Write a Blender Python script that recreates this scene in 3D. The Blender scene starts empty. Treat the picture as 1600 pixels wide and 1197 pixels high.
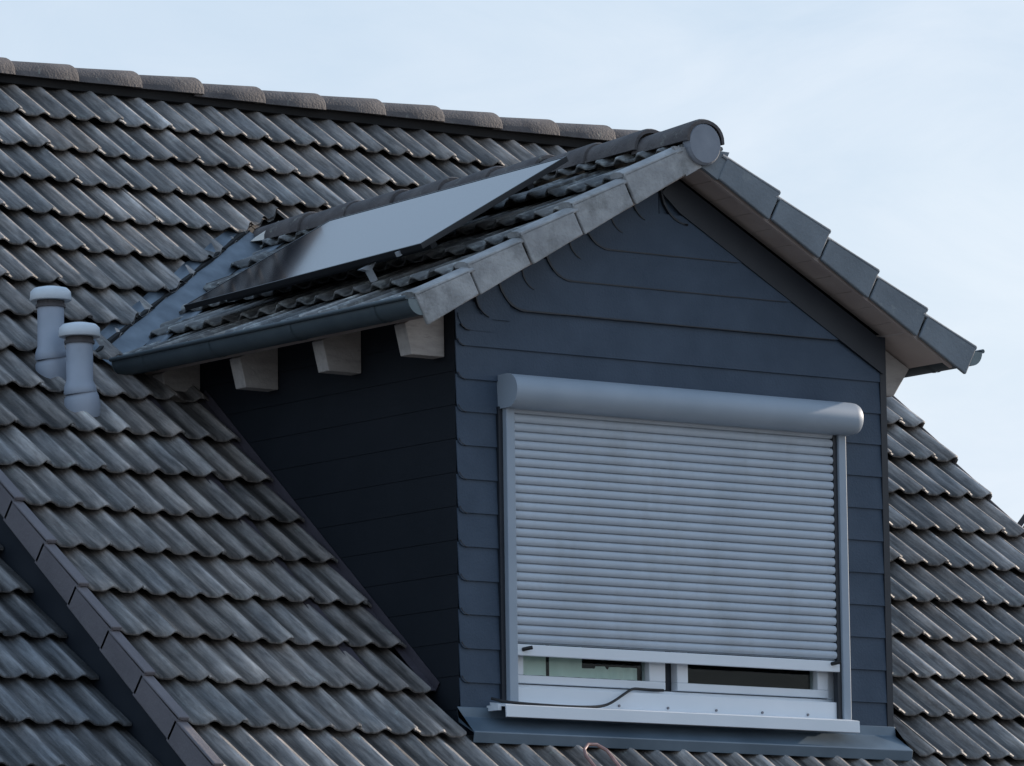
import bpy, bmesh, math, random
from mathutils import Vector, Matrix, noise as mnoise
R_ = math.radians
random.seed(11)
scene = bpy.context.scene
COL = scene.collection

# ------------------------------------------------------------------ camera
cam_d = bpy.data.cameras.new('camera'); cam = bpy.data.objects.new('camera', cam_d); COL.objects.link(cam)
cam_d.sensor_width = 36; cam_d.lens = 222.41; cam_d.clip_start = .5; cam_d.clip_end = 3000
_m = [[0.79932494, -0.06794036, -0.59704585], [-0.60073236, -0.11374999, -0.79131635], [-0.01415165, 0.99118366, -0.13173718]]
M4 = Matrix.Identity(4)
for i in range(3):
    for j in range(3): M4[i][j] = _m[i][j]
M4[0][3], M4[1][3], M4[2][3] = -16.76185, -23.32318, -2.96527
cam.matrix_world = M4
scene.camera = cam
# ------------------------------------------------------------------ light
SUN = Vector((1.0, .03, .295)).normalized()
SKY_STRENGTH = .15
world = bpy.data.worlds.new('World'); scene.world = world; world.use_nodes = True
wt = world.node_tree; bg = wt.nodes['Background']
sky = wt.nodes.new('ShaderNodeTexSky'); sky.sky_type = 'NISHITA'; sky.sun_disc = False
sky.sun_elevation = math.asin(SUN.z); sky.sun_rotation = math.atan2(SUN.x, SUN.y)
sky.air_density = 1.0; sky.dust_density = 1.0; sky.ozone_density = 1.2
tc = wt.nodes.new('ShaderNodeTexCoord')
mp = wt.nodes.new('ShaderNodeMapping'); mp.inputs['Scale'].default_value = (3.0, 3.0, 9.0)
nz = wt.nodes.new('ShaderNodeTexNoise'); nz.inputs['Scale'].default_value = 2.2; nz.inputs['Detail'].default_value = 7; nz.inputs['Roughness'].default_value = .55
cr = wt.nodes.new('ShaderNodeValToRGB'); cr.color_ramp.elements[0].position = .38; cr.color_ramp.elements[1].position = .78
cr.color_ramp.elements[0].color = (.86, .86, .86, 1); cr.color_ramp.elements[1].color = (1, 1, 1, 1)
mx = wt.nodes.new('ShaderNodeMix'); mx.data_type = 'RGBA'
wt.links.new(tc.outputs['Generated'], mp.inputs[0]); wt.links.new(mp.outputs[0], nz.inputs[0]); wt.links.new(nz.outputs[0], cr.inputs[0])
wt.links.new(cr.outputs[0], mx.inputs['Factor']); wt.links.new(sky.outputs[0], mx.inputs['A'])
gd = wt.nodes.new('ShaderNodeVectorMath'); gd.operation = 'DOT_PRODUCT'; gd.inputs[1].default_value = (2.6, -1.6, -4.2)
ga = wt.nodes.new('ShaderNodeMath'); ga.operation = 'ADD'; ga.use_clamp = True; ga.inputs[1].default_value = .72
cn = wt.nodes.new('ShaderNodeTexNoise'); cn.inputs['Scale'].default_value = 5.5; cn.inputs['Detail'].default_value = 8; cn.inputs['Roughness'].default_value = .6; cn.inputs['Distortion'].default_value = .6
cm = wt.nodes.new('ShaderNodeMath'); cm.operation = 'MULTIPLY_ADD'; cm.inputs[1].default_value = 1.5; cm.inputs[2].default_value = -.08
wt.links.new(mp.outputs[0], cn.inputs[0]); wt.links.new(cn.outputs[0], cm.inputs[0]); wt.links.new(cm.outputs[0], ga.inputs[1])
gm = wt.nodes.new('ShaderNodeMix'); gm.data_type = 'RGBA'; gm.inputs['A'].default_value = (4.2, 5.05, 6.05, 1); gm.inputs['B'].default_value = (5.6, 6.1, 6.75, 1)
wt.links.new(tc.outputs['Generated'], gd.inputs[0]); wt.links.new(gd.outputs['Value'], ga.inputs[0]); wt.links.new(ga.outputs[0], gm.inputs['Factor'])
sx = wt.nodes.new('ShaderNodeSeparateXYZ'); wt.links.new(tc.outputs['Generated'], sx.inputs[0])
hr = wt.nodes.new('ShaderNodeMapRange'); hr.inputs['From Min'].default_value = .2; hr.inputs['From Max'].default_value = .52; wt.links.new(sx.outputs['Z'], hr.inputs['Value'])
hm = wt.nodes.new('ShaderNodeMix'); hm.data_type = 'RGBA'; hm.inputs['B'].default_value = (2.65, 3.8, 5.4, 1)
wt.links.new(hr.outputs['Result'], hm.inputs['Factor']); wt.links.new(gm.outputs['Result'], hm.inputs['A']); wt.links.new(hm.outputs['Result'], mx.inputs['B'])
wt.links.new(mx.outputs['Result'], bg.inputs[0]); bg.inputs[1].default_value = SKY_STRENGTH
sun_d = bpy.data.lights.new('sun', 'SUN'); sun_d.energy = 5.0; sun_d.angle = R_(.6); sun_d.color = (1, .86, .72)
sun = bpy.data.objects.new('sun', sun_d); COL.objects.link(sun); sun.location = (30, 0, 20)
sun.rotation_euler = (-SUN).to_track_quat('-Z', 'Y').to_euler()
scene.view_settings.view_transform = 'Standard'; scene.view_settings.look = 'None'
scene.view_settings.exposure = 0; scene.view_settings.gamma = 1; scene.view_settings.use_curve_mapping = False

# ------------------------------------------------------------------ materials
def mat(name, col, rough=.7, col2=None, scale=8., detail=6, amt=(.35, .65), bump=0., bscale=40., tint=0., metal=0., spec=.5,
        stretch=None, spots=None, coat=0., streak=None):
    m = bpy.data.materials.new(name); m.use_nodes = True
    t = m.node_tree; b = t.nodes['Principled BSDF']
    b.inputs['Roughness'].default_value = rough; b.inputs['Metallic'].default_value = metal
    b.inputs['Specular IOR Level'].default_value = spec; b.inputs['Coat Weight'].default_value = coat
    c = t.nodes.new('ShaderNodeTexCoord'); src = c.outputs['Object']
    if stretch:
        q = t.nodes.new('ShaderNodeMapping'); q.inputs['Scale'].default_value = stretch
        t.links.new(src, q.inputs[0]); src = q.outputs[0]
    n = t.nodes.new('ShaderNodeTexNoise'); n.inputs['Scale'].default_value = scale; n.inputs['Detail'].default_value = detail
    t.links.new(src, n.inputs[0])
    r = t.nodes.new('ShaderNodeValToRGB'); e = r.color_ramp.elements
    e[0].position, e[1].position = amt; e[0].color = (*col, 1); e[1].color = (*(col2 or col), 1)
    t.links.new(n.outputs[0], r.inputs[0]); out = r.outputs[0]
    if spots:
        v = t.nodes.new('ShaderNodeTexNoise'); v.inputs['Scale'].default_value = spots[1]; v.inputs['Detail'].default_value = 8
        v.inputs['Roughness'].default_value = .7
        t.links.new(src, v.inputs[0])
        r2 = t.nodes.new('ShaderNodeValToRGB'); r2.color_ramp.elements[0].position = spots[2]; r2.color_ramp.elements[1].position = spots[3]
        t.links.new(v.outputs[0], r2.inputs[0])
        k = t.nodes.new('ShaderNodeMix'); k.data_type = 'RGBA'
        t.links.new(r2.outputs[0], k.inputs['Factor']); t.links.new(out, k.inputs['A']); k.inputs['B'].default_value = (*spots[0], 1)
        out = k.outputs['Result']
    if streak:
        q1 = t.nodes.new('ShaderNodeMapping'); q1.inputs['Rotation'].default_value = (-.69397, 0, 0); q2 = t.nodes.new('ShaderNodeMapping'); q2.inputs['Scale'].default_value = (55, 4.5, 9)
        t.links.new(c.outputs['Object'], q1.inputs[0]); t.links.new(q1.outputs[0], q2.inputs[0])
        v = t.nodes.new('ShaderNodeTexNoise'); v.inputs['Scale'].default_value = 1.; v.inputs['Detail'].default_value = 6; v.inputs['Roughness'].default_value = .65
        t.links.new(q2.outputs[0], v.inputs[0]); r3 = t.nodes.new('ShaderNodeValToRGB'); ee = r3.color_ramp.elements
        ee[0].position, ee[1].position = .34, .66; ee[0].color = (streak[0],) * 3 + (1,); ee[1].color = (streak[1],) * 3 + (1,)
        t.links.new(v.outputs[0], r3.inputs[0]); k = t.nodes.new('ShaderNodeMix'); k.data_type = 'RGBA'; k.blend_type = 'MULTIPLY'; k.inputs['Factor'].default_value = 1
        t.links.new(out, k.inputs['A']); t.links.new(r3.outputs[0], k.inputs['B']); out = k.outputs['Result']
    if tint:
        a = t.nodes.new('ShaderNodeAttribute'); a.attribute_name = 'tint'
        k = t.nodes.new('ShaderNodeMix'); k.data_type = 'RGBA'; k.blend_type = 'MULTIPLY'; k.inputs['Factor'].default_value = tint
        t.links.new(out, k.inputs['A']); t.links.new(a.outputs['Color'], k.inputs['B']); out = k.outputs['Result']
    t.links.new(out, b.inputs['Base Color'])
    if bump:
        n2 = t.nodes.new('ShaderNodeTexNoise'); n2.inputs['Scale'].default_value = bscale; n2.inputs['Detail'].default_value = 5
        t.links.new(c.outputs['Object'], n2.inputs[0])
        bp = t.nodes.new('ShaderNodeBump'); bp.inputs['Strength'].default_value = bump; bp.inputs['Distance'].default_value = .01
        t.links.new(n2.outputs[0], bp.inputs['Height']); t.links.new(bp.outputs[0], b.inputs['Normal'])
    return m

TILE = mat('concrete_tile', (.150, .137, .130), .6, (.275, .252, .236), 3.5, 8, (.3, .7), .5, 60, tint=1., spec=.4, spots=((.27, .29, .26), 14, .60, .74), streak=(.5, 1.35))
DTILE = mat('weathered_tile', (.06, .060, .062), .7, (.20, .198, .195), 5, 8, (.3, .7), .6, 60, tint=1., spec=.4, spots=((.30, .31, .30), 17, .50, .66))
NTILE = mat('neighbour_tile', (.10, .10, .104), .65, (.165, .166, .170), 3.5, 8, (.3, .7), .5, 60, tint=1., spec=.35, spots=((.2, .2, .2), 12, .6, .75), streak=(.5, 1.35))
RIDGE = mat('ridge_concrete', (.072, .064, .066), .8, (.135, .12, .117), 9, 6, (.3, .7), .5, 80, spots=((.25, .25, .22), 16, .6, .72))
GVERGE = mat('bluish_verge_concrete', (.15, .17, .19), .75, (.21, .235, .26), 5, 6, (.3, .7), .3, 60, spots=((.28, .30, .30), 9, .58, .75))
VERGE = mat('verge_concrete', (.29, .29, .295), .8, (.44, .44, .44), 11, 8, (.32, .68), .5, 60, spots=((.17, .17, .165), 5, .50, .72))
RVERGE = mat('brown_verge_concrete', (.15, .135, .145), .8, (.20, .18, .19), 4, 5, (.3, .7), .3, 60)
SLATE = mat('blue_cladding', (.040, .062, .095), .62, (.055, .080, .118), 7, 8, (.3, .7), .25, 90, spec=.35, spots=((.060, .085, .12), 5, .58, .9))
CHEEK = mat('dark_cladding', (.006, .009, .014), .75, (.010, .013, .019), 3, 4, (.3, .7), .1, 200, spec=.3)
EDGE = mat('anthracite_trim_and_shade', (.012, .016, .024), .5, (.018, .022, .03), 5)  # dark trim colour, also on the strips that paint in shade
UNDER = mat('underlay', (.010, .010, .011), .9, (.014, .013, .013), 5)
ZINC = mat('zinc', (.10, .125, .155), .45, (.19, .225, .265), 9, 6, (.3, .7), .35, 7, metal=.55, stretch=(1, 1, 1))
LEAD = mat('lead_flashing', (.05, .043, .055), .55, (.075, .065, .08), 6, 5, (.3, .7), .3, 30)
APRON = mat('apron_metal', (.10, .14, .18), .42, (.15, .20, .25), 4, 5, (.3, .7), .15, 9, metal=.3)
GUT = mat('gutter_metal', (.055, .075, .09), .5, (.075, .10, .115), 6, 5, (.3, .7), .1, 30, metal=.2)
WOOD = mat('painted_eave_board', (.34, .31, .29), .75, (.48, .44, .41), 9, 8, (.3, .7), .35, 60, stretch=(1, 4, 4), spots=((.24, .22, .21), 9, .56, .75))
SOFF = mat('soffit_paint', (.44, .36, .33), .7, (.52, .44, .40), 6, 5, (.3, .7), .1, 60)
ALU = mat('shutter_alu', (.30, .355, .42), .5, (.34, .395, .46), 5, 3, (.3, .7), 0, spec=.5)
SLAT = mat('shutter_slat', (.46, .51, .57), .5, (.52, .57, .63), 5, 6, (.3, .7), 0, spec=.4, stretch=(1, 1, .35), spots=((.40, .43, .46), 7, .5, .9))
WHITE = mat('white_pvc', (.74, .78, .82), .35, (.79, .82, .86), 4, 4, (.3, .7), 0, spec=.5)
PIPE = mat('grey_pvc', (.34, .38, .45), .42, (.42, .46, .54), 6, 5, (.3, .7), .05, 40)
PCAP = mat('pale_vent_cap', (.62, .67, .72), .4, (.70, .74, .78), 10, 5)
BLACK = mat('black_rubber', (.008, .008, .01), .5)
COPPER = mat('rusty_pink_steel', (.28, .15, .14), .5, (.42, .27, .25), 20, 5)
CELL = mat('solar_glass', (.006, .008, .014), .07, (.007, .009, .016), 3, spec=.8)
FRAME = mat('black_alu_frame', (.008, .008, .010), .4)
BRACK = mat('raw_alu', (.45, .47, .5), .4, (.55, .57, .6), 8, metal=.4)
MORT = mat('white_mortar', (.8, .77, .72), .8)
CURT = mat('pale_green_curtain', (.70, .80, .72), .8, (.80, .86, .80), 6)
PLAST = mat('render_wall', (.55, .52, .46), .85, (.62, .58, .52), 2, 5, (.3, .7), .1, 50)
FAR = mat('far_beige_wall', (.36, .30, .26), .85, (.42, .36, .31), 2)
FROOF = mat('far_dark_roof', (.045, .045, .05), .7, (.06, .06, .065), 3)
GRASS = mat('paved_ground', (.085, .08, .075), .9, (.13, .12, .11), .6, 8)
LENSC = mat('worn_screw', (.2, .2, .22), .4, metal=.5)

def glass_mat():
    m = bpy.data.materials.new('window_glass'); m.use_nodes = True; t = m.node_tree
    for n in list(t.nodes): t.nodes.remove(n)
    o = t.nodes.new('ShaderNodeOutputMaterial'); a = t.nodes.new('ShaderNodeBsdfTransparent'); g = t.nodes.new('ShaderNodeBsdfGlossy')
    f = t.nodes.new('ShaderNodeFresnel'); f.inputs[0].default_value = 1.2; x = t.nodes.new('ShaderNodeMixShader')
    a.inputs[0].default_value = (.92, .96, .95, 1); g.inputs['Roughness'].default_value = .02
    t.links.new(f.outputs[0], x.inputs[0]); t.links.new(a.outputs[0], x.inputs[1]); t.links.new(g.outputs[0], x.inputs[2]); t.links.new(x.outputs[0], o.inputs[0])
    return m
GLASS = glass_mat()

# ------------------------------------------------------------------ builders
class MB:
    def __init__(s): s.v = []; s.f = []; s.sm = []; s.t = []; s.cur = (1, 1, 1)
    def vert(s, p): s.v.append(tuple(p)); s.t.append(s.cur); return len(s.v) - 1
    def face(s, idx, smooth=False): s.f.append(tuple(idx)); s.sm.append(smooth)
    def poly(s, pts, smooth=False): s.face([s.vert(p) for p in pts], smooth)
    def box(s, a, b):
        x0, y0, z0 = a; x1, y1, z1 = b
        P = [(x0, y0, z0), (x1, y0, z0), (x1, y1, z0), (x0, y1, z0), (x0, y0, z1), (x1, y0, z1), (x1, y1, z1), (x0, y1, z1)]
        i = [s.vert(p) for p in P]
        for q in ((0, 3, 2, 1), (4, 5, 6, 7), (0, 1, 5, 4), (1, 2, 6, 5), (2, 3, 7, 6), (3, 0, 4, 7)): s.face([i[k] for k in q])
    def prism(s, pts, d):            # closed polygon pts swept by vector d
        d = Vector(d); a = [s.vert(p) for p in pts]; b = [s.vert(Vector(p) + d) for p in pts]; n = len(pts)
        s.face(a[::-1]); s.face(b)
        for k in range(n): s.face((a[k], a[(k + 1) % n], b[(k + 1) % n], b[k]))
    def loft(s, rings, smooth=True, close=True, caps=True):
        I = [[s.vert(p) for p in r] for r in rings]; n = len(I[0])
        for a, b in zip(I, I[1:]):
            for k in range(n if close else n - 1): s.face((a[k], a[(k + 1) % n], b[(k + 1) % n], b[k]), smooth)
        if caps and close:
            s.poly([s.v[i] for i in I[0]][::-1]); s.poly([s.v[i] for i in I[-1]])
    def tube(s, pts, r, n=10):
        pts = [Vector(p) for p in pts]; rings = []
        for i, p in enumerate(pts):
            d = (pts[min(i + 1, len(pts) - 1)] - pts[max(i - 1, 0)]).normalized()
            u = d.cross(Vector((0, 0, 1)) if abs(d.z) < .9 else Vector((1, 0, 0))).normalized(); w = d.cross(u)
            rr = r[i] if isinstance(r, (list, tuple)) else r
            rings.append([p + (u * math.cos(2 * math.pi * k / n) + w * math.sin(2 * math.pi * k / n)) * rr for k in range(n)])
        s.loft(rings)
    def build(s, name, m, parent=None, fix=True, bevel=0.):
        me = bpy.data.meshes.new(name); me.from_pydata(s.v, [], s.f); me.polygons.foreach_set('use_smooth', s.sm)
        ca = me.color_attributes.new('tint', 'FLOAT_COLOR', 'POINT')
        ca.data.foreach_set('color', [c for t in s.t for c in (*t, 1)])
        if fix:
            bm = bmesh.new(); bm.from_mesh(me); bmesh.ops.recalc_face_normals(bm, faces=bm.faces); bm.to_mesh(me); bm.free()
        me.materials.append(m)
        o = bpy.data.objects.new(name, me); COL.objects.link(o)
        if parent: o.parent = parent
        if bevel:
            b = o.modifiers.new('bevel', 'BEVEL'); b.width = bevel; b.segments = 2; b.limit_method = 'ANGLE'
        return o
def thing(name, label, cat, loc=(0, 0, 0), group=None):
    o = bpy.data.objects.new(name, None); COL.objects.link(o); o.location = loc; o.empty_display_size = .2
    o['label'] = label; o['category'] = cat
    if group: o['group'] = group
    return o
def tag(o, label, cat, group=None):
    o['label'] = label; o['category'] = cat
    if group: o['group'] = group
    return o

# ------------------------------------------------------------------ key dimensions (metres)
AL = 0.69397; G = .33436; TA = math.tan(AL); CA, SA = math.cos(AL), math.sin(AL)
XL, XR, YF = -.163, 2.321, -.912; XM = (XL + XR) / 2
OV = .214; YO = YF - OV; HW = 1.514; BE = .4955; TB = math.tan(BE); CB, SB = math.cos(BE), math.sin(BE)
VX0, VX1 = -1.725, 4.425
ZT = 1.905                                  # dormer tile plane at the ridge
RV = 13.17                                   # main ridge in rows
house = thing('house', 'grey tiled house with blue clad gabled dormer, half lowered roller shutter and dark gutters', 'house', (1.3, 3.4, -4.6))
HO = Vector((1.3, 3.4, -4.6))
def hb(mb, name, m, parent=None, **k):        # build in world coordinates under the house
    o = mb.build(name, m, parent or house, **k)
    o.location = -HO if parent is None else (0, 0, 0)
    return o

# ------------------------------------------------------------------ roof tiles
def prof(x):                                  # wave profile, crest at .075 + .15 k
    u = (x + .0) % .15 - .075
    t = min(1., abs(u) / (.037 if u < 0 else .062))
    return .0235 * (.5 + .5 * math.cos(math.pi * t)) ** .9
def wear_and_shading(x, a, b):                            # pale worn crest and trough grime, with sunlit line and trough shadow painted in
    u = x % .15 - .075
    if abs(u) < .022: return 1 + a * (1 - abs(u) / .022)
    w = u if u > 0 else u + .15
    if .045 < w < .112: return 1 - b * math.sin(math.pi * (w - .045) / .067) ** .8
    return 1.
class Frame:
    def __init__(s, o, x, u): s.o = Vector(o); s.x = Vector(x).normalized(); s.s = Vector(u).normalized(); s.n = s.x.cross(s.s).normalized()
    def P(s, x, t, h): return s.o + s.x * x + s.s * t + s.n * h
def tint():
    g = random.gauss(1, .13); w = random.gauss(.004, .020)
    if random.random() < .06: g *= .8
    g = max(.6, min(1.4, g))
    return (g * (1 + w), g, g * (1 - w * .8))
def tile(mb, F, x0, x1, s0, L=.42, steep=.047, jit=1., phase=0., lap=True, nx=None):
    mb.cur = tint()
    dh = random.gauss(0, .0020) * jit; ds = random.gauss(0, .004) * jit; rot = random.gauss(0, .006) * jit; rl = random.gauss(0, .012) * jit
    w = x1 - x0; n = nx or max(6, int(round(w / .0125)))
    xe = x1 + (.022 if lap else 0)
    top = []; xs = [x0 + (xe - x0) * i / n for i in range(n + 1)]
    xc = (x0 + x1) / 2
    def H(x, k):
        l = 0.
        if lap and x > x1 - .012: l = .006 * min(1, (x - x1 + .012) / .008)
        return prof(x - phase) + l + dh + (x - xc) * rl
    def S(x): return s0 + ds + (x - xc) * rot
    rows = []
    t = .029
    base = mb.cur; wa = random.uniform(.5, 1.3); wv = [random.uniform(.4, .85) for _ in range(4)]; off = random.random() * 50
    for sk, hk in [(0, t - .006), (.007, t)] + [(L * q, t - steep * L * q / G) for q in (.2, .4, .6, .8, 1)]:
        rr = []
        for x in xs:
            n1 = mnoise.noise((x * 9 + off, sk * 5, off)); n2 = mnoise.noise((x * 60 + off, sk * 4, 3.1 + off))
            g = wear_and_shading(x - phase, wa * (1 + n1), wv[int((x - x0) / .15) % 4] * (1 + .6 * n1)) * (1 + .36 * n2)
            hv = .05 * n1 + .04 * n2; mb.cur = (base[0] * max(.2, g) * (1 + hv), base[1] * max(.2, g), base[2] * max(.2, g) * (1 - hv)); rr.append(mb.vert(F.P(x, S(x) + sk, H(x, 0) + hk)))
        rows.append(rr)
    mb.cur = base
    for a, b in zip(rows, rows[1:]):
        for k in range(n): mb.face((a[k], a[k + 1], b[k + 1], b[k]), True)
    nt = [mb.vert(F.P(x, S(x), H(x, 0) + t - .006)) for x in xs]; nb = [mb.vert(F.P(x, S(x), H(x, 0) + .016)) for x in xs]
    ub = [mb.vert(F.P(x, S(x) + L, H(x, 0) - .015 - steep * L / G + t - .002)) for x in xs]
    for k in range(n):
        mb.face((nb[k], nb[k + 1], nt[k + 1], nt[k])); mb.face((ub[k], ub[k + 1], nb[k + 1], nb[k]))
    for k in (0, n):
        mb.poly([mb.v[nb[k]], mb.v[rows[1][k]], mb.v[rows[-1][k]], mb.v[ub[k]]])
    mb.cur = (1, 1, 1)
FM = Frame((0, 0, 0), (1, 0, 0), (0, CA, SA))
def mp_(x, v, h=0.): return FM.P(x, v * G, h)
# valley line in plan (left side), point at eave and at ridge
VA = Vector((XM - 1.60, (ZT - 1.60 * TB) / TA)); VB = Vector((XM, ZT / TA))
vd = (VB - VA).normalized(); vn = Vector((-vd.y, vd.x))       # points to the main-roof side (back left)
def cut(mb, pt, nrm):                     # remove geometry on the +nrm side of the vertical plane
    me = bpy.data.meshes.new('t'); me.from_pydata(mb.v, [], mb.f)
    bm = bmesh.new(); bm.from_mesh(me)
    lay = bm.verts.layers.float_color.new('tint')
    for v, t in zip(bm.verts, mb.t): v[lay] = (*t, 1)
    for f, sm in zip(bm.faces, mb.sm): f.smooth = sm
    bmesh.ops.bisect_plane(bm, geom=bm.verts[:] + bm.edges[:] + bm.faces[:], plane_co=(pt[0], pt[1], 0), plane_no=(nrm[0], nrm[1], 0), clear_outer=True)
    bm.verts.index_update(); o = MB()
    for v in bm.verts: o.v.append(tuple(v.co)); o.t.append(tuple(v[lay])[:3])
    for f in bm.faces: o.f.append(tuple(v.index for v in f.verts)); o.sm.append(f.smooth)
    bm.free(); bpy.data.meshes.remove(me); return o
def merge(a, b):
    n = len(a.v); a.v += b.v; a.t += b.t; a.f += [tuple(i + n for i in f) for f in b.f]; a.sm += b.sm

tiles = MB(); cutl = MB(); cutr = MB()
x_strip = -.525
for v in range(-8, 13):
    y0 = v * G * CA; L = .42 if v < 12 else (RV - 12) * G - .01
    cols = [(VX0 + .3 * k, VX0 + .3 * (k + 1)) for k in range(21)]
    cols[-1] = (cols[-1][0], VX1 + .0)
    for (a, b) in cols:
        ym = y0 + .14
        if v >= -3 and v <= 4:            # beside and behind the dormer
            if b > x_strip + .01 and a < XL:          # the strip beside the cheek
                if abs(a - x_strip) < .01: continue
            if a > XL - .05 and b < XR + .02: 
                if y0 + .1 > YF - .25: continue
        inside = (a > XL - .1 and b < XR + .1 and y0 > YF - .2 and y0 * TA < ZT - abs((a + b) / 2 - XM) * TB - .25)
        if inside and v > 4: continue
        if v in (-3, -4) and a > XL - .4 and b < XR + .2:
            continue
        # near valleys -> collected for cutting
        c = Vector(((a + b) / 2, ym))
        dl = (c - VA).dot(vn)
        if v >= 5 and b > -.51 and c.x < XM + .2 and dl < .6:
            if dl < -.45: continue
            tile(cutl, FM, a, b, v * G, L); continue
        cr_ = Vector((2 * XM - c.x, ym)); dr = (cr_ - VA).dot(vn)
        if v >= 5 and c.x > XM and dr < .6 and a < XM + 1.60:
            if dr < -.45: continue
            tile(cutr, FM, a, b, v * G, L); continue
        if v < 5 and XR - .3 < c.x < XR + .15 and y0 > YF - .3:
            tile(tiles, FM, XR + .035, max(b, XR + .1), v * G, L) if b > XR + .06 else None
            continue
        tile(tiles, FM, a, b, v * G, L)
# strip of tiles between the open joint and the cheek, and rows under the dormer front
for v in range(-4, 5):
    if v >= -2: tile(tiles, FM, x_strip + .035, -.205, v * G, .42, lap=False)
    else: tile(tiles, FM, x_strip, -.24, v * G, .42, lap=False)
xx = -.225
for k in range(9):
    pass
tile(tiles, FM, 2.40, 2.625, -4 * G, .42)
cl = cut(cutl, VA + vn * .095, -vn)
vnr = Vector((-vn.x, vn.y)); VAr = Vector((2 * XM - VA.x, VA.y))
crr = cut(cutr, VAr + vnr * .095, -vnr)
merge(tiles, cl); merge(tiles, crr)
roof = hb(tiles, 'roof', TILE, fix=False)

# underlay / body of the house below the tiles
body = MB()
e = .10
zr = RV * G * SA; yr = RV * G * CA
ye = -8 * G * CA + .25
top = [(ye, ye * TA - e), (yr, zr - e), (2 * yr - ye, ye * TA - e), (2 * yr - ye, -4.6), (ye, -4.6)]
body.prism([(VX0 + .03, y, z) for y, z in top[2:] + top[:2]], (VX1 - VX0 - .06, 0, 0))
hb(body, 'wall', PLAST)
ul = MB()
ul.prism([(VX0 - .02, ye - .3, (ye - .3) * TA - .085), (VX0 - .02, yr, zr - .085), (VX0 - .02, yr, zr - .060), (VX0 - .02, ye - .3, (ye - .3) * TA - .060)], (VX1 - VX0 + .04, 0, 0))
hb(ul, 'roof_underlay', UNDER)
bk = MB()
FB = Frame((0, 2 * yr, 0), (-1, 0, 0), (0, -CA, SA))
for v in range(-2, 13): tile(bk, FB, -VX1, -VX0, v * G, .42 if v < 12 else .37, jit=0, lap=False, nx=328)
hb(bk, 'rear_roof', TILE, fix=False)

# ridge caps of the main roof
def cap(F_o, ax, L, r0, r1, zs=.95):     # half-round cap: axis ax, tapered
    m = MB(); m.cur = tint(); ax = Vector(ax).normalized(); side = ax.cross(Vector((0, 0, 1))).normalized(); up = Vector((0, 0, 1)); rings = []
    o = Vector(F_o)
    for s_, rr in ((0, r0), (L * .5, (r0 + r1) / 2), (L - .012, r1), (L, r1 - .006)):
        rg = []
        for k in range(15):
            a = math.pi * (k / 14) * 1.0
            cx_, cz_ = math.cos(a) * rr, math.sin(a) ** .85 * rr * zs
            rg.append(o + ax * s_ + side * cx_ + up * cz_)
        rings.append(rg)
    m.loft(rings, True, close=False)
    inner = [[p - (p - (o + ax * s_)).normalized() * .016 for p in rg] for rg, s_ in zip(rings, (0, L * .5, L - .012, L))]
    m.loft(inner, True, close=False)
    for rg, ig in ((rings[0], inner[0]), (rings[-1], inner[-1])):
        for k in range(14): m.poly((rg[k], rg[k + 1], ig[k + 1], ig[k]))
    return m
step = .3845; x = 4.46 - .03
k = 0
while x > VX0 - .2:
    m = cap((x - .43, yr + .02 + random.gauss(0, .002), zr + .012 + random.gauss(0, .004)), (1, random.gauss(0, .004), random.gauss(.004, .006)), .43, .104, .127, .82)
    hb(m, 'ridge_tile', RIDGE, roof); x -= step
# ridge bedding strip
rb = MB(); rb.box((VX0, yr - .055, zr - .03), (VX1, yr + .09, zr + .04)); hb(rb, 'ridge_batten', UNDER, roof)

# verge tiles on both sides of the main roof
for v in range(-8, 13):
    for sx, xx in ((-1, VX0 - .035), (1, VX1 + .030)):
        m = MB(); m.cur = tint(); L = .36 if v < 12 else .36
        a, b = (xx, xx + .016) if sx < 0 else (xx - .016, xx)
        tp = .052 if sx < 0 else .040; pts = [FM.P(0, v * G, -.075), FM.P(0, v * G, tp), FM.P(0, v * G + L, tp - .026), FM.P(0, v * G + L, -.085)]
        m.prism([(a, p.y, p.z) for p in pts], (b - a, 0, 0))
        q = [FM.P(0, v * G, .034), FM.P(0, v * G, .056), FM.P(0, v * G + L, .030), FM.P(0, v * G + L, .012)]
        c, d = (a, a + .055) if sx < 0 else (b - .075, b)
        if sx < 0: m.prism([(c, p.y, p.z) for p in q], (d - c, 0, 0))
        hb(m, 'verge_tile', RVERGE if sx < 0 else RIDGE, roof, bevel=.006)
for xx in (VX0 - .012, VX1 - .004):
    bb = MB()
    pts = [FM.P(0, -8 * G, -.30), FM.P(0, -8 * G, -.03), FM.P(0, RV * G, -.03), FM.P(0, RV * G, -.30)]
    bb.prism([(xx, p.y, p.z) for p in pts], (.016, 0, 0))
    hb(bb, 'barge_board', EDGE)

# ------------------------------------------------------------------ dormer body
def outline(z, side, off=0.):      # x of the dormer wall edge at height z (under the roof)
    zt = 1.80 - .02
    hw = min((XR - XL) / 2, max(0, (zt + off - z) / TB)); return XM + side * hw
ZE = 1.78 - (XR - XL) / 2 * TB       # wall top at the corners
OX0, OX1, OZ0, OZ1 = .06, 2.03, -.74, .72
dw = MB()
yb = YF + .10
def fpoly(pts, y=YF, d=.10): dw.prism([(min(max(x_, XL + .001), XR - .001), y, z_) for x_, z_ in pts], (0, d, 0))
fpoly([(XL, -1.1), (OX0, -1.1), (OX0, OZ1), (XL, OZ1)]); fpoly([(OX1, -1.1), (XR, -1.1), (XR, OZ1), (OX1, OZ1)])
fpoly([(OX0, -1.1), (OX1, -1.1), (OX1, OZ0), (OX0, OZ0)])
fpoly([(XL, OZ1), (XR, OZ1), (XR, ZE), (XM, 1.78), (XL, ZE)])
dwall = hb(dw, 'dormer_wall', SLATE)

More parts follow.
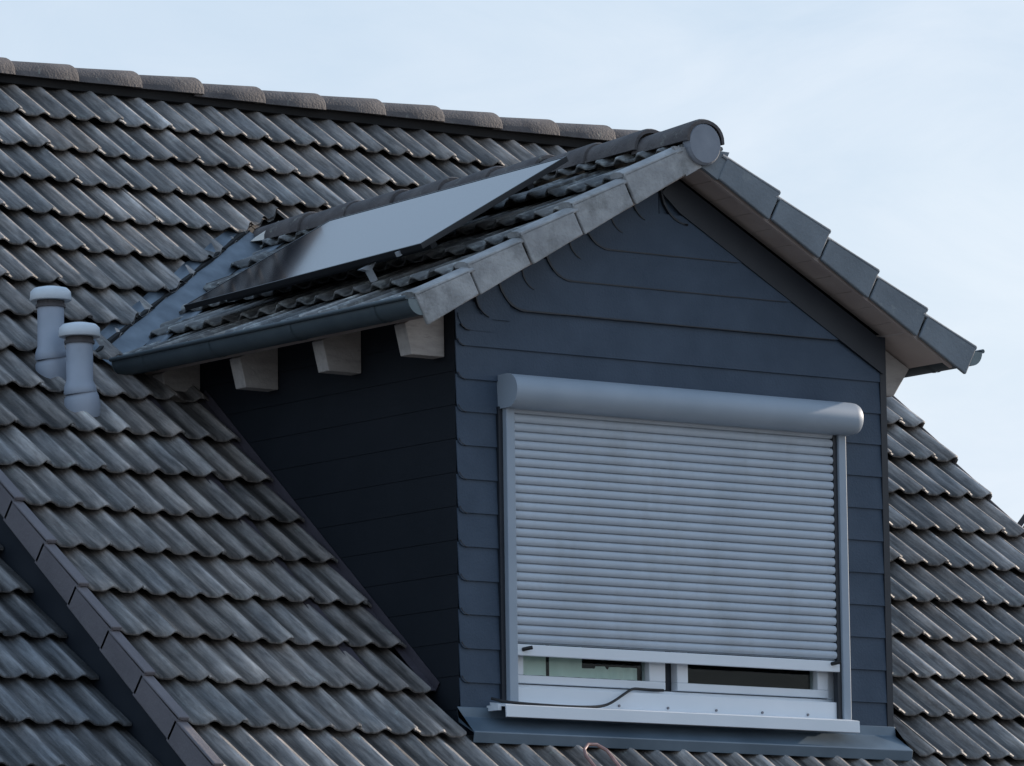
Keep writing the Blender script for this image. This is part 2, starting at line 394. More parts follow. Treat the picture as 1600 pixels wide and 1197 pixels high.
# cladding courses (overlapping sheets with rounded lower left corners)
ZL = [1.565, 1.413, 1.252, 1.096, .915, .765, .618, .467, .316, .165, .014, -.137, -.288, -.439, -.590, -.745]
def course_poly(x0, x1, z0, z1, r, w=.72):
    pts = []
    rr = min(r, z1 - z0 - .002)
    for k in range(9):
        a = math.pi + (math.pi / 2) * k / 8
        pts.append((x0 + r * w + r * w * math.cos(a), z0 + rr + rr * math.sin(a)))
    pts.append((x1, z0)); pts.append((x1, z1)); pts.append((x0, z1))
    return pts
def sheet(mb, pts, z0, z1, proud, back=.002, th=.006):
    # a sheet whose lower edge stands proud of the wall
    def y(z): return YF - back - proud * (z1 - z) / max(.01, z1 - z0)
    a = [mb.vert((x_, y(z_) - th, z_)) for x_, z_ in pts]; b = [mb.vert((x_, y(z_), z_)) for x_, z_ in pts]; n = len(pts)
    mb.face(a[::-1]); mb.face(b)
    for k in range(n): mb.face((a[k], a[(k + 1) % n], b[(k + 1) % n], b[k]))
def clip_poly(pts, a, b, c):    # keep a*x+b*z<=c
    out = []
    for i, p in enumerate(pts):
        q = pts[(i + 1) % len(pts)]; dp = a * p[0] + b * p[1] - c; dq = a * q[0] + b * q[1] - c
        if dp <= 0: out.append(p)
        if dp * dq < 0: t = dp / (dp - dq); out.append((p[0] + (q[0] - p[0]) * t, p[1] + (q[1] - p[1]) * t))
    return out
# right verge border line through (1.154,1.586)-(2.249,.981)
bdx, bdz = 2.249 - 1.154, .981 - 1.586
def clipr(pts, off=0.):
    n = math.hypot(bdx, bdz); a, b = -bdz / n, bdx / n; return clip_poly(pts, a, b, a * 1.154 + b * 1.586 + off)
def clipl(pts, off=0.): return clip_poly(pts, -SB, CB, (-XM * SB + 1.775 * CB) + off)
def clip_roof_r(pts): return clip_poly(pts, SB, CB, XM * SB + 1.775 * CB)
long_hooks = {0: 1.00, 1: .545, 2: .325, 3: .06}
for i, z0 in enumerate(ZL):
    z1 = (ZL[i - 1] + .02) if i else 1.80
    if z1 > .80 and z0 < .80 and z0 > .6: z1 = .935
    m = MB()
    if i <= 3:      # gable courses with tall hooked left ends
        hx = long_hooks[i]
        pts = course_poly(hx, XR, z0, z0 + .19 if i else z1, .17, w=.9)
        pts = clipr(clipl(pts))
        if i == 0: pts = [(1.0, z0 + .004), (1.15, z0 + .004), (1.10, z0 + .11), (1.0, z0 + .15)]; sheet(m, pts, z0, z1, .001, .001); hb(m, 'cladding_course', SLATE, dwall); continue
        if len(pts) > 2: sheet(m, pts, z0, z1, .005, .0135)
    elif i == 4:
        sheet(m, clipr(clipl(course_poly(XL - .008, XR - .03, z0, z1, .05))), z0, z1, .010)
    elif z0 > .75:
        sheet(m, course_poly(XL - .008, XR - .03, z0, z1, .05), z0, z1, .010)
    else:
        zz1 = min(z1, .775) if i == 6 else z1
        sheet(m, course_poly(XL - .008, .085, z0, z1, .04), z0, z1, .010)
        m2 = MB(); sheet(m2, course_poly(2.0, XR - .03, z0, z1, .006), z0, z1, .010); hb(m2, 'cladding_course', SLATE, dwall)
        if i == 5: m2 = MB(); sheet(m2, [(.086, .70), (1.999, .70), (1.999, .775), (.086, .775)], .70, .775, .006); hb(m2, 'cladding_course', SLATE, dwall)
    hb(m, 'cladding_course', SLATE, dwall)
# small hooked border slates up the left verge
for (hx, zt, zb) in ((.838, 1.70, 1.556), (.707, 1.62, 1.485), (.467, 1.50, 1.345), (.199, 1.34, 1.185), (-.061, 1.20, 1.042), (-.160, 1.06, .985)):
    m = MB()
    pts = clipl(course_poly(hx, hx + (.15 if hx > .8 else .19), zb, zt, .11))
    if len(pts) > 2: sheet(m, pts, zb, zt, .001, .0105)
    hb(m, 'border_slate', SLATE, dwall)
# dark strips painting in the gap shadow at the cladding joints
def seam_shadow(path, w0, w1, y=-.0252, taper=False):
    m = MB(); rings = []; n = len(path)
    for i, (x_, z_) in enumerate(path):
        a = path[max(0, i - 1)]; b = path[min(n - 1, i + 1)]; dx, dz = b[0] - a[0], b[1] - a[1]; l = math.hypot(dx, dz); nx_, nz_ = -dz / l, dx / l
        w = (w0 + (w1 - w0) * i / (n - 1)) * (1 + .25 * math.sin(i * 2.1)) / 2
        rings.append([(x_ + nx_ * w, YF + y, z_ + nz_ * w), (x_ - nx_ * w, YF + y, z_ - nz_ * w), (x_ - nx_ * w, YF - .004, z_ - nz_ * w), (x_ + nx_ * w, YF - .004, z_ + nz_ * w)])
    m.loft(rings, False); hb(m, 'joint_shadow_strip', EDGE, dwall)
def arc(x0, z0, rw, rh, n=9): return [(x0 + rw + rw * math.cos(math.pi + math.pi / 2 * k / n), z0 + rh + rh * math.sin(math.pi + math.pi / 2 * k / n)) for k in range(n + 1)]
for i, xe in ((0, 1.13), (1, 1.44), (2, 1.73), (3, 2.02)):
    hx = long_hooks[i]; z0 = ZL[i] - .002; a = [(hx - .012, z0 + .21)] + arc(hx, z0, .153, .17); seam_shadow(a, .010, .008)
    N = 14; seam_shadow([(a[-1][0] + (xe - a[-1][0]) * k / N, z0) for k in range(N + 1)], .0065, .003)
for (hx, zb, rw, rh) in ((.838, 1.560, .10, .10), (.705, 1.490, .10, .10), (.465, 1.350, .10, .10), (.197, 1.188, .10, .10), (-.063, 1.045, .11, .10)):
    a = arc(hx, zb, rw, rh)[:8]; seam_shadow([(hx - .012, zb + rh + .05)] + a, .009, .003, -.0252)
seam_shadow(arc(XL + .006, .985, .06, .05)[3:], .006, .003)
for z0 in ZL[4:-1]:
    seam_shadow(arc(XL - .004, z0 - .001, .045, .045)[2:], .0045, .003, -.0185)
# dark strip up the right verge: overhang shade painted over the border slates
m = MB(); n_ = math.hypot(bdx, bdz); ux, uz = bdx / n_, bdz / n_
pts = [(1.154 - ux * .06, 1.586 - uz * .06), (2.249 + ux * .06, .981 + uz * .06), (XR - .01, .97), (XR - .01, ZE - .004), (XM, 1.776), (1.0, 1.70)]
sheet(m, pts, .9, 1.8, .001, .021, .008); hb(m, 'verge_shade_strip', EDGE, dwall)
m = MB(); m.box((XR - .030, YF - .020, -.80), (XR + .006, YF + .03, ZE + .02)); hb(m, 'corner_trim', EDGE, dwall)

# cheeks
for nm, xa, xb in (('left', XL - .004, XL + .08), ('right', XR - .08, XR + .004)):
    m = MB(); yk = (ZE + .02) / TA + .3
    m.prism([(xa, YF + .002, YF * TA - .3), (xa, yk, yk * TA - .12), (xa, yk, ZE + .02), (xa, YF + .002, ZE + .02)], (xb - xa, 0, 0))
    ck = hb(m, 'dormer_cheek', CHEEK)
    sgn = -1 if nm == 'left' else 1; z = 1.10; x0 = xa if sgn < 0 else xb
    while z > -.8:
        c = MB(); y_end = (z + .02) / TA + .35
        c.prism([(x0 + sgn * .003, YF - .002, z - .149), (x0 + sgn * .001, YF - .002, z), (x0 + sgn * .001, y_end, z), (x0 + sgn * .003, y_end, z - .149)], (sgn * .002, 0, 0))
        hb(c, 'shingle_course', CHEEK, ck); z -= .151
# flashing along the cheek foot and lead in the open joint
for a, b, h0, h1 in ((-.215, XL - .014, .002, .004), (x_strip - .01, x_strip + .055, .004, .004)):
    m = MB(); m.prism([FM.P(a, -2.9 * G, h0), FM.P(b, -2.9 * G, h1), FM.P(b, 4.6 * G, h1), FM.P(a, 4.6 * G, h0)], FM.n * .004); hb(m, 'side_flashing', LEAD)
m = MB()
m.prism([FM.P(XL - .016, -2.9 * G, 0), FM.P(XL - .0135, -2.9 * G, 0), FM.P(XL - .0135, 4.2 * G, 0), FM.P(XL - .016, 4.2 * G, 0)], FM.n * .05)
hb(m, 'wall_flashing', LEAD)

# apron flashing under the window
m = MB()
A0 = (XL - .03, YF - .012, -.735)
sec = [(YF - .026, -.70), (YF - .030, -.745), (YF - .145, -.815), (YF - .150, -.820), (YF - .140, -.868), (YF - .134, -.866), (YF - .142, -.824), (YF - .03, -.77), (YF - .02, -.70)]
m.prism([(XL - .035, y_, z_) for y_, z_ in sec], (XR - XL + .045, 0, 0))
hb(m, 'apron_flashing', APRON, bevel=.004)

# ------------------------------------------------------------------ dormer roof
YB = VB.y
dt = MB()
sEave = 1.60
FL = Frame((XM - (HW + .04) , 0, ZT - (HW + .04) * TB), (0, -1, 0), (CB, 0, SB))     # x runs to the front
FR = Frame((XM + (HW + .04), 0, ZT - (HW + .04) * TB), (0, 1, 0), (-CB, 0, SB))
Ls = (HW + .04) / CB
tl = MB(); tr = MB()
for j in range(6):
    s0 = j * G - .03; L = min(.42, Ls - s0 - .01)
    if L < .06: continue
    y = -YO - .0
    k = 0
    while y > -2.7:
        a = y - .3
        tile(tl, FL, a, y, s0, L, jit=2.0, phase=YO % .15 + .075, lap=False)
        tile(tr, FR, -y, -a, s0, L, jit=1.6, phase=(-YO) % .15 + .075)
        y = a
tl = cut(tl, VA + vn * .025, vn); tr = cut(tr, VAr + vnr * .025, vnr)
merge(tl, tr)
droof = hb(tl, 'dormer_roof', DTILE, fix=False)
# underlay slabs of the dormer roof
us = MB()
for s in (-1, 1):
    xe = XM + s * (HW - .03); yv = lambda x_: (ZT - abs(x_ - XM) * TB) / TA + .25
    P = [(XM, YO + .035, 1.86), (xe, YO + .035, 1.86 - abs(xe - XM) * TB), (xe, yv(xe), 1.86 - abs(xe - XM) * TB), (XM, yv(XM), 1.86)]
    us.prism(P, (0, 0, -.022))
hb(us, 'roof_decking', UNDER)
# soffit boards under the front overhang, tongue and groove across the slope
for s in (-1, 1):
    m = MB(); d = .0
    while d < HW - .03:
        d2 = min(d + .118, HW - .03); xa, xb = XM + s * (d + .002), XM + s * (d2 - .002)
        za, zb = 1.835 - (d + .002) * TB, 1.835 - (d2 - .002) * TB
        m.prism([(xa, YO + .02, za), (xb, YO + .02, zb), (xb, YO + .02, zb - .018), (xa, YO + .02, za - .018)], (0, OV - .003, 0)); d += .118
    hb(m, 'soffit_board', SOFF)
    m = MB(); a, b = XM + s * .005, XM + s * (HW - .01)
    m.prism([(a, YO + .016, 1.845 - .005 * TB), (b, YO + .016, 1.845 - (HW - .01) * TB), (b, YO + .016, 1.795 - (HW - .01) * TB), (a, YO + .016, 1.795 - .005 * TB)], (0, .02, 0))
    hb(m, 'verge_board', SOFF)
    # side eave soffit
    m = MB()
    x0, x1 = XM + s * ((XR - XL) / 2 + .012), XM + s * (HW - .035)
    z0, z1 = 1.825 - ((XR - XL) / 2 + .012) * TB, 1.825 - (HW - .035) * TB
    m.prism([(x0, YO + .03, z0), (x1, YO + .03, z1), (x1, YO + .03, z1 - .016), (x0, YO + .03, z0 - .016)], (0, (z0 + .1) / TA - YO, 0))
    hb(m, 'eave_soffit', SOFF)
# dormer verge tiles: front face, top lap
def verge(s, j):
    m = MB(); m.cur = tint()
    s0 = j * G - .055; L = .322
    if j == 4: L = .335
    base = Vector((XM + s * HW, 0, .978)); u = Vector((-s * CB, 0, SB)); n = Vector((s * SB, 0, CB)); n = Vector((s * abs(SB), 0, CB))
    off = .0 + random.gauss(0, .003)
    lift0, lift1 = .000, .006
    f = [base + u * s0 + n * (off), base + u * (s0 + L) + n * (lift1 + off), base + u * (s0 + L) + n * (.125 + off), base + u * s0 + n * (.158 + off)]
    f[2] = f[2]
    yv = YO - .018 + random.gauss(0, .002)
    m.prism([(p.x, yv, p.z) for p in f], (0, .02, 0))
    # top part lying on the roof with a rounded shoulder
    top = []
    for (yy, hh) in ((yv, .150), (yv + .02, .163), (yv + .06, .168), (yv + .10, .160), (yv + .10, .142), (yv, .136)):
        top.append((yy, hh))
    a = [base + u * s0 + n * (h + off) for _, h in top]; b = [base + u * (s0 + L + .03) + n * (h - .030 + off) for _, h in top]
    ra = [(p.x, t[0], p.z) for p, t in zip(a, top)]; rb_ = [(p.x, t[0], p.z) for p, t in zip(b, top)]
    m.loft([ra, rb_], False)
    return m
for s in (-1, 1):
    for j in range(5):
        hb(verge(s, j), 'verge_tile', VERGE if s < 0 else GVERGE, droof, bevel=.006)
    # small piece under the ridge cap
    m = MB(); base = Vector((XM + s * HW, 0, .978)); u = Vector((-s * CB, 0, SB)); n = Vector((s * SB, 0, CB))
    s0 = 5 * G - .055; q = [base + u * s0, base + u * (s0 + .105), base + u * (s0 + .06) + n * .12, base + u * s0 + n * .15]
    m.prism([(p.x, YO - .012, p.z) for p in q], (0, .02, 0)); hb(m, 'verge_end_piece', VERGE if s < 0 else GVERGE, droof)
# dormer ridge caps
y = YO - .04
while y < YB - .12:
    m = cap((XM + random.gauss(0, .004), y + .43, ZT + .0 + random.gauss(0, .004)), (0, -1, random.gauss(.01, .008)), .43, .095, .115)
    hb(m, 'ridge_tile', RIDGE, droof); y += .385
# round end disc closing the first cap
m = MB(); c = Vector((XM, YO - .028, ZT - .004)); ring = [c + Vector((math.cos(a) * .098, 0, math.sin(a) * .098)) for a in [2 * math.pi * k / 28 for k in range(28)]]
ring2 = [p + Vector((0, -.012, 0)) + (c - p) * .10 for p in ring]; m.loft([[p + Vector((0, .03, 0)) for p in ring], ring, ring2], False)
hb(m, 'ridge_end_disc', mat('end_disc', (.20, .22, .26), .6, (.26, .28, .32), 9), droof)

# valley flashings
def valley(s):
    m = MB(); rows = []
    N = 14
    for i in range(N + 1):
        t = i / N; p = VA.lerp(VB, t) if True else 0
        p = VA + (VB - VA) * (t * 1.0 - .03)
        r = []
        for d in (-.16, -.11, -.06, -.012, .0, .012, .06, .12, .17):
            q = p + vn * d
            zm = q.y * TA; zd = ZT - abs(q.x - XM) * TB
            z = max(zm, zd) + .008
            if d < -.05: z += .004
            z += .006 * mnoise.noise((q.x * 9, q.y * 9, s * 3)) + (.007 if i % 3 == 0 else 0)
            x_ = q.x if s < 0 else 2 * XM - q.x
            r.append((x_, q.y, z))
        rows.append(r)
    I = [[m.vert(p) for p in r] for r in rows]
    for a, b in zip(I, I[1:]):
        for k in range(len(a) - 1): m.face((a[k], a[k + 1], b[k + 1], b[k]), True)
    o = hb(m, 'valley_flashing', ZINC, fix=False)
    sol = o.modifiers.new('thick', 'SOLIDIFY'); sol.thickness = .003
    return o
valley(-1); valley(1)
for s in (-1, 1):
    for d, up in ((.098, 1), (-.005, 0)):
        m = MB(); P = []
        for t in (-.02, 1.0):
            q = VA + (VB - VA) * t + vn * d
            z = (q.y * TA if up else ZT - abs(q.x - XM) * TB)
            for dd, hh in ((0, -.03), (0, .030 if up else .016), (.03 if up else -.03, .030 if up else .016), (.03 if up else -.03, -.03)):
                w = q + vn * dd; P.append((w.x if s < 0 else 2 * XM - w.x, w.y, z + hh))
        m.loft([P[:4], P[4:]], False); hb(m, 'valley_filler', UNDER)
# white mortar wedge closing the ridge end at the valley head
m = MB(); b0 = Vector((XM - .155, YB - .03, ZT - .012))
m.prism([b0, b0 + Vector((.10, -.10, .012)), b0 + Vector((.11, -.09, .10))], (.02, .06, .0)); hb(m, 'ridge_mortar', MORT, droof)

# rafter tails
def rafter(yc, s, w=.085):
    m = MB(); xw = XM + s * (XR - XL) / 2; xe = XM + s * 1.47
    zt = lambda x_: 1.80 - abs(x_ - XM) * TB
    xi = xw + s * .012
    pts = [(xi, zt(xi)), (xe, zt(xe)), (xe - s * (.10 if s > 0 else .035), .868), (xi, .868)]
    m.prism([(x_, yc - w / 2, z_) for x_, z_ in pts], (0, w, 0)); return hb(m, 'rafter_tail', WOOD, bevel=.004)
for yc in (-.80, -.165, .495, 1.135): rafter(yc + .0, -1)
for yc in (-.80, -.165, .495, 1.135): rafter(yc, 1)

# gutters
def gutter(s, y0, y1):
    cx_, cz = XM + s * (HW + .085), 1.063; r = .068; m = MB(); sec = []
    for k in range(15):
        a = math.pi + math.pi * k / 14; sec.append((cx_ + r * math.cos(a), cz + r * math.sin(a)))
    bead = [(cx_ + s * (r + .008) + .010 * math.cos(a), cz + .006 + .010 * math.sin(a)) for a in [2 * math.pi * k / 8 for k in range(8)]]
    m.loft([[(x_, y_, z_) for x_, z_ in sec] for y_ in (y0, y1)], True, close=False)
    m.loft([[(x_ + (cx_ - x_) * .05, y_, z_ + .003) for x_, z_ in sec] for y_ in (y0, y1)], True, close=False)
    m.loft([[(x_, y_, z_) for x_, z_ in bead] for y_ in (y0 - .002, y1)], True)
    g = hb(m, 'gutter', GUT, fix=False)
    for yy in (y0, y1):
        c = MB(); c.prism([(x_, yy - .004, z_) for x_, z_ in sec], (0, .008, 0)); hb(c, 'gutter_end', mat('gutter_end', (.14, .18, .19), .5, (.2, .24, .25), 9), g)
    for yy in (y0 + .25, y0 + .9, y0 + 1.55, y0 + 2.1):
        c = MB(); rr = r + .003
        out = [(cx_ + rr * math.cos(math.pi + math.pi * k / 12), cz + rr * math.sin(math.pi + math.pi * k / 12)) for k in range(13)]
        c.loft([[(x_, yy, z_) for x_, z_ in out], [(x_, yy + .025, z_) for x_, z_ in out]], True, close=False)
        hb(c, 'gutter_bracket', GUT, g, fix=False)
    return g
gutter(-1, YO - .01, 1.22); gutter(1, YO - .01, 1.22)

# ------------------------------------------------------------------ roller shutter
YC = YF - .035
sh = MB(); z = -.405; pitch = .0394
n = 0
while z < .70:
    z1 = min(z + pitch, .72); pts = []
    for k in range(7):
        t = k / 6; pts.append((YC - .0085 * math.sin(math.pi * t) ** .7, z + .006 + (z1 - z - .006) * t))
    rings = [[(x_, y_, z_) for y_, z_ in pts] for x_ in (.115, 1.974)]
    sh.loft(rings, True, close=False)
    sh.poly([(.115, YC + .012, z - .001), (1.974, YC + .012, z - .001), (1.974, YC + .012, z + .007), (.115, YC + .012, z + .007)])
    sh.poly([(.115, YC, z + .006), (1.974, YC, z + .006), (1.974, YC + .012, z + .0065), (.115, YC + .012, z + .0065)])
    sh.poly([(.115, YC, z), (1.974, YC, z), (1.974, YC + .012, z - .0005), (.115, YC + .012, z - .0005)])
    z += pitch; n += 1
shut = hb(sh, 'roller_shutter', SLAT, fix=False)
m = MB(); m.box((.113, YC - .014, -.461), (1.985, YC + .006, -.411)); hb(m, 'bottom_bar', WHITE, shut, bevel=.003)
for xx, zz in ((.15, -.435), (1.935, -.425)):
    m = MB(); m.tube([(xx, YC - .012, zz), (xx + .012, YC - .035, zz + .004), (xx + .03, YC - .045, zz + .008)], .009); hb(m, 'stopper', BLACK, shut)
for a, b in ((.070, .117), (1.998, 2.043)):
    m = MB(); m.box((a, YF - .058, -.70), (b, YF - .012, .65)); hb(m, 'guide_rail', ALU, shut, bevel=.004)
m = MB(); m.box((.046, YF - .030, -.69), (.069, YF - .0115, .65)); hb(m, 'rail_shade_strip', EDGE, shut)  # shadow line beside the left rail, put in as a dark box
m = MB(); m.box((1.9745, YF - .044, -.69), (1.9975, YF - .0115, .65)); hb(m, 'rail_shade_strip', EDGE, shut)  # shaded slot between slats and right rail, filled with a dark box
# box: rounded front
m = MB(); sec = [(YF - .012, .642), (YF - .012, .792)]
for k in range(15):
    a = math.pi / 2 + math.pi * k / 14; sec.append((YF - .088 + .072 * math.cos(a), .717 + .075 * math.sin(a)))
xs = [(.062, .0), (2.035, .0), (2.062, .006), (2.078, .022)]
rings = []
for x_, ins in xs:
    cy_, cz_ = YF - .088, .717; rings.append([(x_, y_ + (cy_ - y_) * ins * 9 if y_ < YF - .02 else y_, z_ + (cz_ - z_) * ins * 5) for y_, z_ in sec])
I = [[m.vert(p) for p in r] for r in rings]; q = len(sec)
for a, b in zip(I, I[1:]):
    for k in range(q): m.face((a[k], a[(k + 1) % q], b[(k + 1) % q], b[k]), 1 <= k < q - 1)
m.poly(rings[0]); m.poly(rings[-1])
hb(m, 'shutter_box', ALU, shut)
m = MB()
sec2 = [(y_ + (YF - .088 - y_) * -.02, z_ + (.717 - z_) * -.02) for y_, z_ in sec]; m.prism([(.055, y_, z_) for y_, z_ in sec2], (.006, 0, 0)); hb(m, 'box_end_cap', ALU, shut)

# ------------------------------------------------------------------ window
YW = YF + .030
fr = MB()
fr.box((OX0 + .045, YW, OZ0), (OX1 - .0, YW + .06, -.582)); fr.box((OX0 + .045, YW, -.582), (.150, YW + .06, .72)); fr.box((1.97, YW, -.582), (OX1, YW + .06, .72))
fr.box((.150, YW, .66), (1.97, YW + .06, .72)); ml = MB(); ml.box((1.010, YW + .030, -.582), (1.074, YW + .055, .66))
win = hb(fr, 'window', WHITE, bevel=.004); hb(ml, 'mullion', EDGE, win)
for a, b, ga, gb in ((.152, 1.008, .202, .915), (1.076, 1.968, 1.139, 1.903)):
    m = MB(); y0, y1 = YW - .014, YW + .045
    m.box((a, y0, -.578), (b, y1, -.541)); m.box((a, y0, -.541), (ga, y1, .65)); m.box((gb, y0, -.541), (b, y1, .65)); m.box((ga, y0, .60), (gb, y1, .65))
    sa = hb(m, 'sash', WHITE, win, bevel=.004)
    m = MB(); m.box((ga - .004, YW + .018, -.545), (gb + .004, YW + .022, .605)); hb(m, 'pane', GLASS, win)
# dark interior box behind the panes
m = MB()
x0, x1, y0, y1, z0, z1 = .11, 2.02, YW + .065, YW + .45, -.70, .9
m.poly([(x0, y1, -.38), (x1, y1, -.38), (x1, y1, z1), (x0, y1, z1)]); m.poly([(x0, y0, z0), (x0, y1, -.38), (x0, y1, z1), (x0, y0, z1)]); m.poly([(x1, y0, z0), (x1, y1, -.38), (x1, y1, z1), (x1, y0, z1)])
m.poly([(x0, y0, -.585), (x1, y0, -.585), (x1, y1, -.38), (x0, y1, -.38)])
hb(m, 'window_reveal', UNDER, win)
# sill
m = MB(); sec = [(YF + .0, -.672), (YF - .125, -.690), (YF - .135, -.694), (YF - .137, -.745), (YF - .131, -.747), (YF - .128, -.70), (YF + .0, -.684)]
m.prism([(-.012, y_, z_) for y_, z_ in sec], (2.035, 0, 0)); sill = hb(m, 'window_sill', WHITE)
m = MB(); m.box((.118, YF - .03, -.684), (1.995, YF + .029, -.60)); hb(m, 'frame_extension', WHITE, win, bevel=.003)
for xx in (.70, .98, 1.26, 1.53, 1.80):
    m = MB(); m.tube([(xx, YF - .029, -.664), (xx, YF - .036, -.664)], .006, 8); hb(m, 'screw', LENSC, win)
m = MB(); m.box((-.03, YF - .10, -.715), (-.0125, YF - .01, -.69)); hb(m, 'sill_end', WHITE, sill)

# roof hook below the window
m = MB()
def rp(x_, s_, h): return FM.P(x_, s_, h)
sH = (-.925) / SA
pts = [rp(.325, sH - .45, .045), rp(.325, sH - .05, .05), rp(.335, sH - .01, .058), rp(.37, sH + .02, .066), rp(.42, sH + .02, .066), rp(.46, sH - .01, .058), rp(.47, sH - .05, .05), rp(.47, sH - .45, .045)]
m.tube(pts, .0075, 8); hb(m, 'roof_hook', COPPER)

# ------------------------------------------------------------------ curtain behind the left pane
m = MB(); rows = []
for zz in (-.535, .58):
    r = []
    for k in range(60):
        x_ = .215 + (.885 - .215) * k / 59
        zt = zz if zz < 0 or x_ < .56 else (-.492 if x_ < .64 or .70 < x_ < .72 else -.480)
        r.append((x_, YW + .034 + .006 * math.sin(x_ * 70 + 2 * math.sin(x_ * 9)), zt))
    rows.append(r)
I = [[m.vert(p) for p in r] for r in rows]
for k in range(59):
    if k in (13, 14): continue
    m.face((I[0][k], I[0][k + 1], I[1][k + 1], I[1][k]), True)
cu = m.build('curtain', CURT, None, fix=False); tag(cu, 'pale green curtain showing below the shutter behind the left window pane', 'curtain')

# ------------------------------------------------------------------ cable
m = MB()
cp = [(-.03, YF - .05, -.66), (.0, YF - .10, -.676), (.06, YF - .105, -.680), (.20, YF - .105, -.684), (.36, YF - .105, -.686), (.50, YF - .10, -.683), (.58, YF - .09, -.672), (.64, YF - .075, -.648), (.70, YF - .06, -.618), (.76, YF - .04, -.590), (.80, YF - .02, -.581), (.88, YF + .0, -.582), (.99, YF + .012, -.580)]
cp2 = []
for a, b in zip(cp, cp[1:]):
    for t in (0, .25, .5, .75): cp2.append(Vector(a).lerp(Vector(b), t))
cp2.append(Vector(cp[-1]))
for _ in range(4): cp2 = [cp2[0]] + [(cp2[i - 1] + cp2[i] * 2 + cp2[i + 1]) / 4 for i in range(1, len(cp2) - 1)] + [cp2[-1]]
m.tube(cp2, .0065, 8); cab = m.build('cable', BLACK); tag(cab, 'thin black cable sagging along the white window sill', 'cable')

# ------------------------------------------------------------------ solar panel on the left slope
sc_, yc_ = .905, .150
nl = Vector((-SB, 0, CB)); apex = Vector((XM, 0, 1.796)); dn = Vector((-CB, 0, -SB))
ctr = apex + dn * sc_ + nl * .262; ctr.y = yc_
pan = thing('solar_panel', 'single black framed solar panel mirroring the sky on the left dormer slope', 'solar panel', ctr)
rot = R_(6.2); ey = Vector((0, 1, 0)); ax = (ey * math.cos(rot) + dn * math.sin(rot)).normalized(); bx = (dn * math.cos(rot) - ey * math.sin(rot)).normalized()
pn = ax.cross(bx); pn = -pn if pn.z < 0 else pn
LX, WY, TH = .835, .525, .026
def bxp(mb, a0, a1, b0, b1, h0, h1):
    P = [ax * a + bx * b + pn * h for h in (h0, h1) for a, b in ((a0, b0), (a1, b0), (a1, b1), (a0, b1))]
    i = [mb.vert(p) for p in P]
    for q in ((0, 3, 2, 1), (4, 5, 6, 7), (0, 1, 5, 4), (1, 2, 6, 5), (2, 3, 7, 6), (3, 0, 4, 7)): mb.face([i[k] for k in q])
m = MB(); f = .012
bxp(m, -LX, LX, -WY, -WY + f, -TH, 0); bxp(m, -LX, LX, WY - f, WY, -TH, 0); bxp(m, -LX, -LX + f, -WY + f, WY - f, -TH, 0); bxp(m, LX - f, LX, -WY + f, WY - f, -TH, 0)
m.build('panel_frame', FRAME, pan)
m = MB(); bxp(m, -LX + f, LX - f, -WY + f, WY - f, -.012, -.0015); m.build('glass_laminate', CELL, pan); CELL.node_tree.nodes['Principled BSDF'].inputs['Specular Tint'].default_value = (.54, .80, 1, 1)
m = MB(); bxp(m, -.72, .72, .33, .37, -TH - .045, -TH - .002); bxp(m, -.72, .72, -.37, -.33, -TH - .045, -TH - .002); m.build('mounting_rail', FRAME, pan)
for a in (-.46,):
    m = MB(); m.prism([ax * a + bx * (WY - .05) + pn * -.04, ax * a + bx * (WY + .05) + pn * -.035, ax * a + bx * (WY + .01) + pn * -.06, ax * a + bx * (WY + .005) + pn * -.115, ax * a + bx * (WY - .015) + pn * -.115, ax * a + bx * (WY - .01) + pn * -.06], ax * .03)
    m.build('bracket', BRACK, pan)
m = MB(); bxp(m, -.69, -.665, WY - .004, WY + .012, -.030, -.008); m.build('clamp', BRACK, pan)

# ------------------------------------------------------------------ vent pipes
def vent(base, h, lab):
    t = thing('vent_pipe', lab, 'vent pipe', base, 'grey vent pipes on the main roof')
    m = MB(); r = .062
    # elbow emerging from the roof, then the riser
    m.tube([(.030, .03, -.08), (.026, .02, -.04), (.020, .01, .0), (.012, .004, .035), (.006, 0, .058), (0, 0, .070)], [.076, .082, .084, .080, .070, .058], 24)
    m.build('elbow', PIPE, t)
    m = MB(); m.tube([(.004, 0, .052), (.003, 0, .060), (.001, 0, .085), (0, 0, .112), (0, 0, h - .055)], [.074, .077, .073, r, r], 24)
    m.build('riser', PIPE, t)
    m = MB(); m.tube([(0, 0, h - .058), (0, 0, h - .045), (0, 0, h - .040), (0, 0, h - .028)], [.070, .070, .064, .064], 24); m.build('collar', RIDGE, t)
    m = MB(); m.tube([(0, 0, h - .026), (0, 0, h - .022), (0, 0, h + .016), (0, 0, h + .032), (0, 0, h + .040)], [.094, .098, .094, .078, .04], 28); c = m.build('vent_cap', PCAP, t)
    return t
vent((-.975, 1.145, .985), .35, 'rear grey vent pipe with pale cap, farther up the roof')
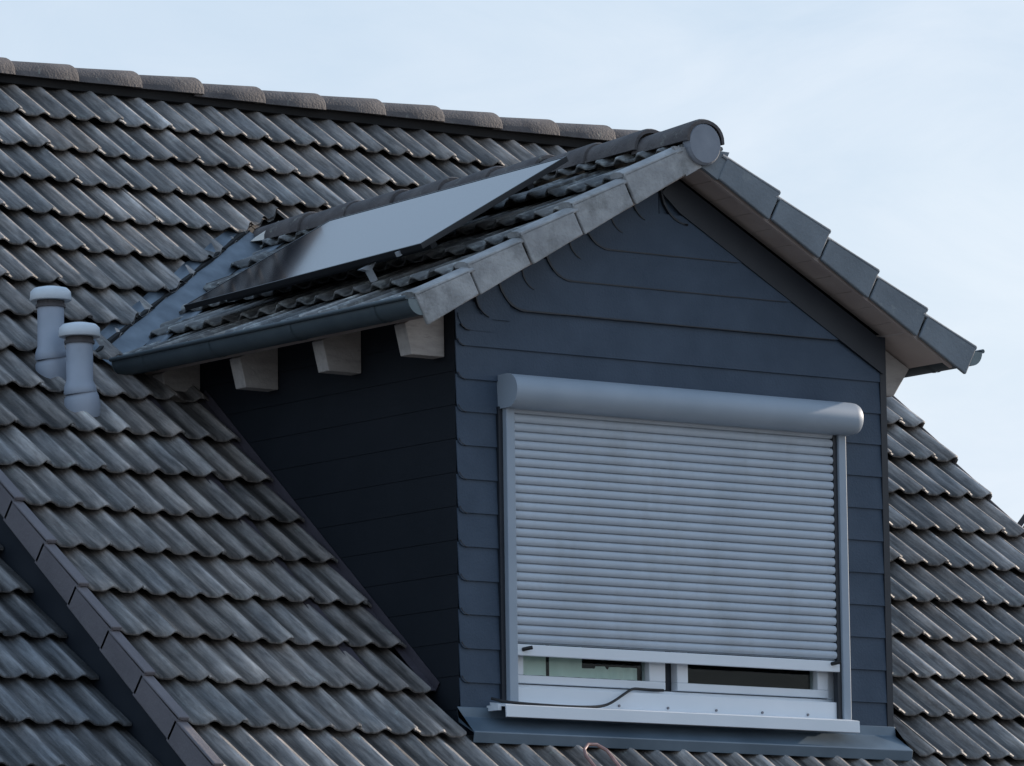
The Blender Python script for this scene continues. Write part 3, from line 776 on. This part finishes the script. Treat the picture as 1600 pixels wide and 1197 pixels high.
vent((-.96, .925, .80), .34, 'front grey vent pipe with pale cap, nearer the dormer gutter')

# ------------------------------------------------------------------ neighbouring house on the left
nh = thing('terraced_house', 'adjoining lower house whose grey tiled roof meets the dark gable board at lower left', 'house', (-5, 3.4, -4.6))
NO = Vector((-5, 3.4, -4.6))
FN = Frame(FM.P(0, 0, -.225), (1, 0, 0), (0, CA, SA))
m = MB()
for v in range(-8, 4):
    a = -1.765
    kk = 0
    while a > -8.0:
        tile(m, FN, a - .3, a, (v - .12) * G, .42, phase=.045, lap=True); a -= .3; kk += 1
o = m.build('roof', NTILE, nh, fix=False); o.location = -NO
m = MB(); m.prism([(-8, ye, ye * TA - .40), (-8, 2.6, 2.6 * TA - .40), (-8, 5.2, ye * TA - .4), (-8, 5.2, -4.6), (-8, ye, -4.6)], (6.2, 0, 0)); o = m.build('wall', PLAST, nh); o.location = -NO
m = MB(); FNB = Frame((0, 2 * 4.0 * G * CA, 0), (-1, 0, 0), (0, -CA, SA)); m.prism([FN.P(-8, 3.9 * G, .01), FN.P(-1.77, 3.9 * G, .01), FN.P(-1.77, 4.15 * G, -.08), FN.P(-8, 4.15 * G, -.08)], (0, .3, -.3)); o = m.build('ridge_tile', RIDGE, nh); o.location = -NO

# ------------------------------------------------------------------ far house on the right
fh = thing('distant_house', 'beige gabled house just showing beyond the right roof edge', 'house', (30.62, 30, -4.6)); fh.rotation_euler.z = R_(-37)
m = MB()
m.prism([(.0, 0, 0), (7.0, 0, 0), (7.0, 0, 9.3), (3.5, 0, 14.0), (0, 0, 9.3)], (0, 9, 0)); m.build('wall', FAR, fh)
m = MB()
for s in (-1, 1):
    e0 = 3.5 + s * 3.62
    m.prism([(3.5, -.12, 14.02), (e0, -.12, 9.16), (e0, -.12, 9.27), (3.5, -.12, 14.16)], (0, 9.2, 0))
m.build('roof', FROOF, fh)

# ------------------------------------------------------------------ ground
m = MB(); m.poly([(-900, -900, -4.6), (900, -900, -4.6), (900, 900, -4.6), (-900, 900, -4.6)]); g = m.build('ground', GRASS); g['kind'] = 'structure'
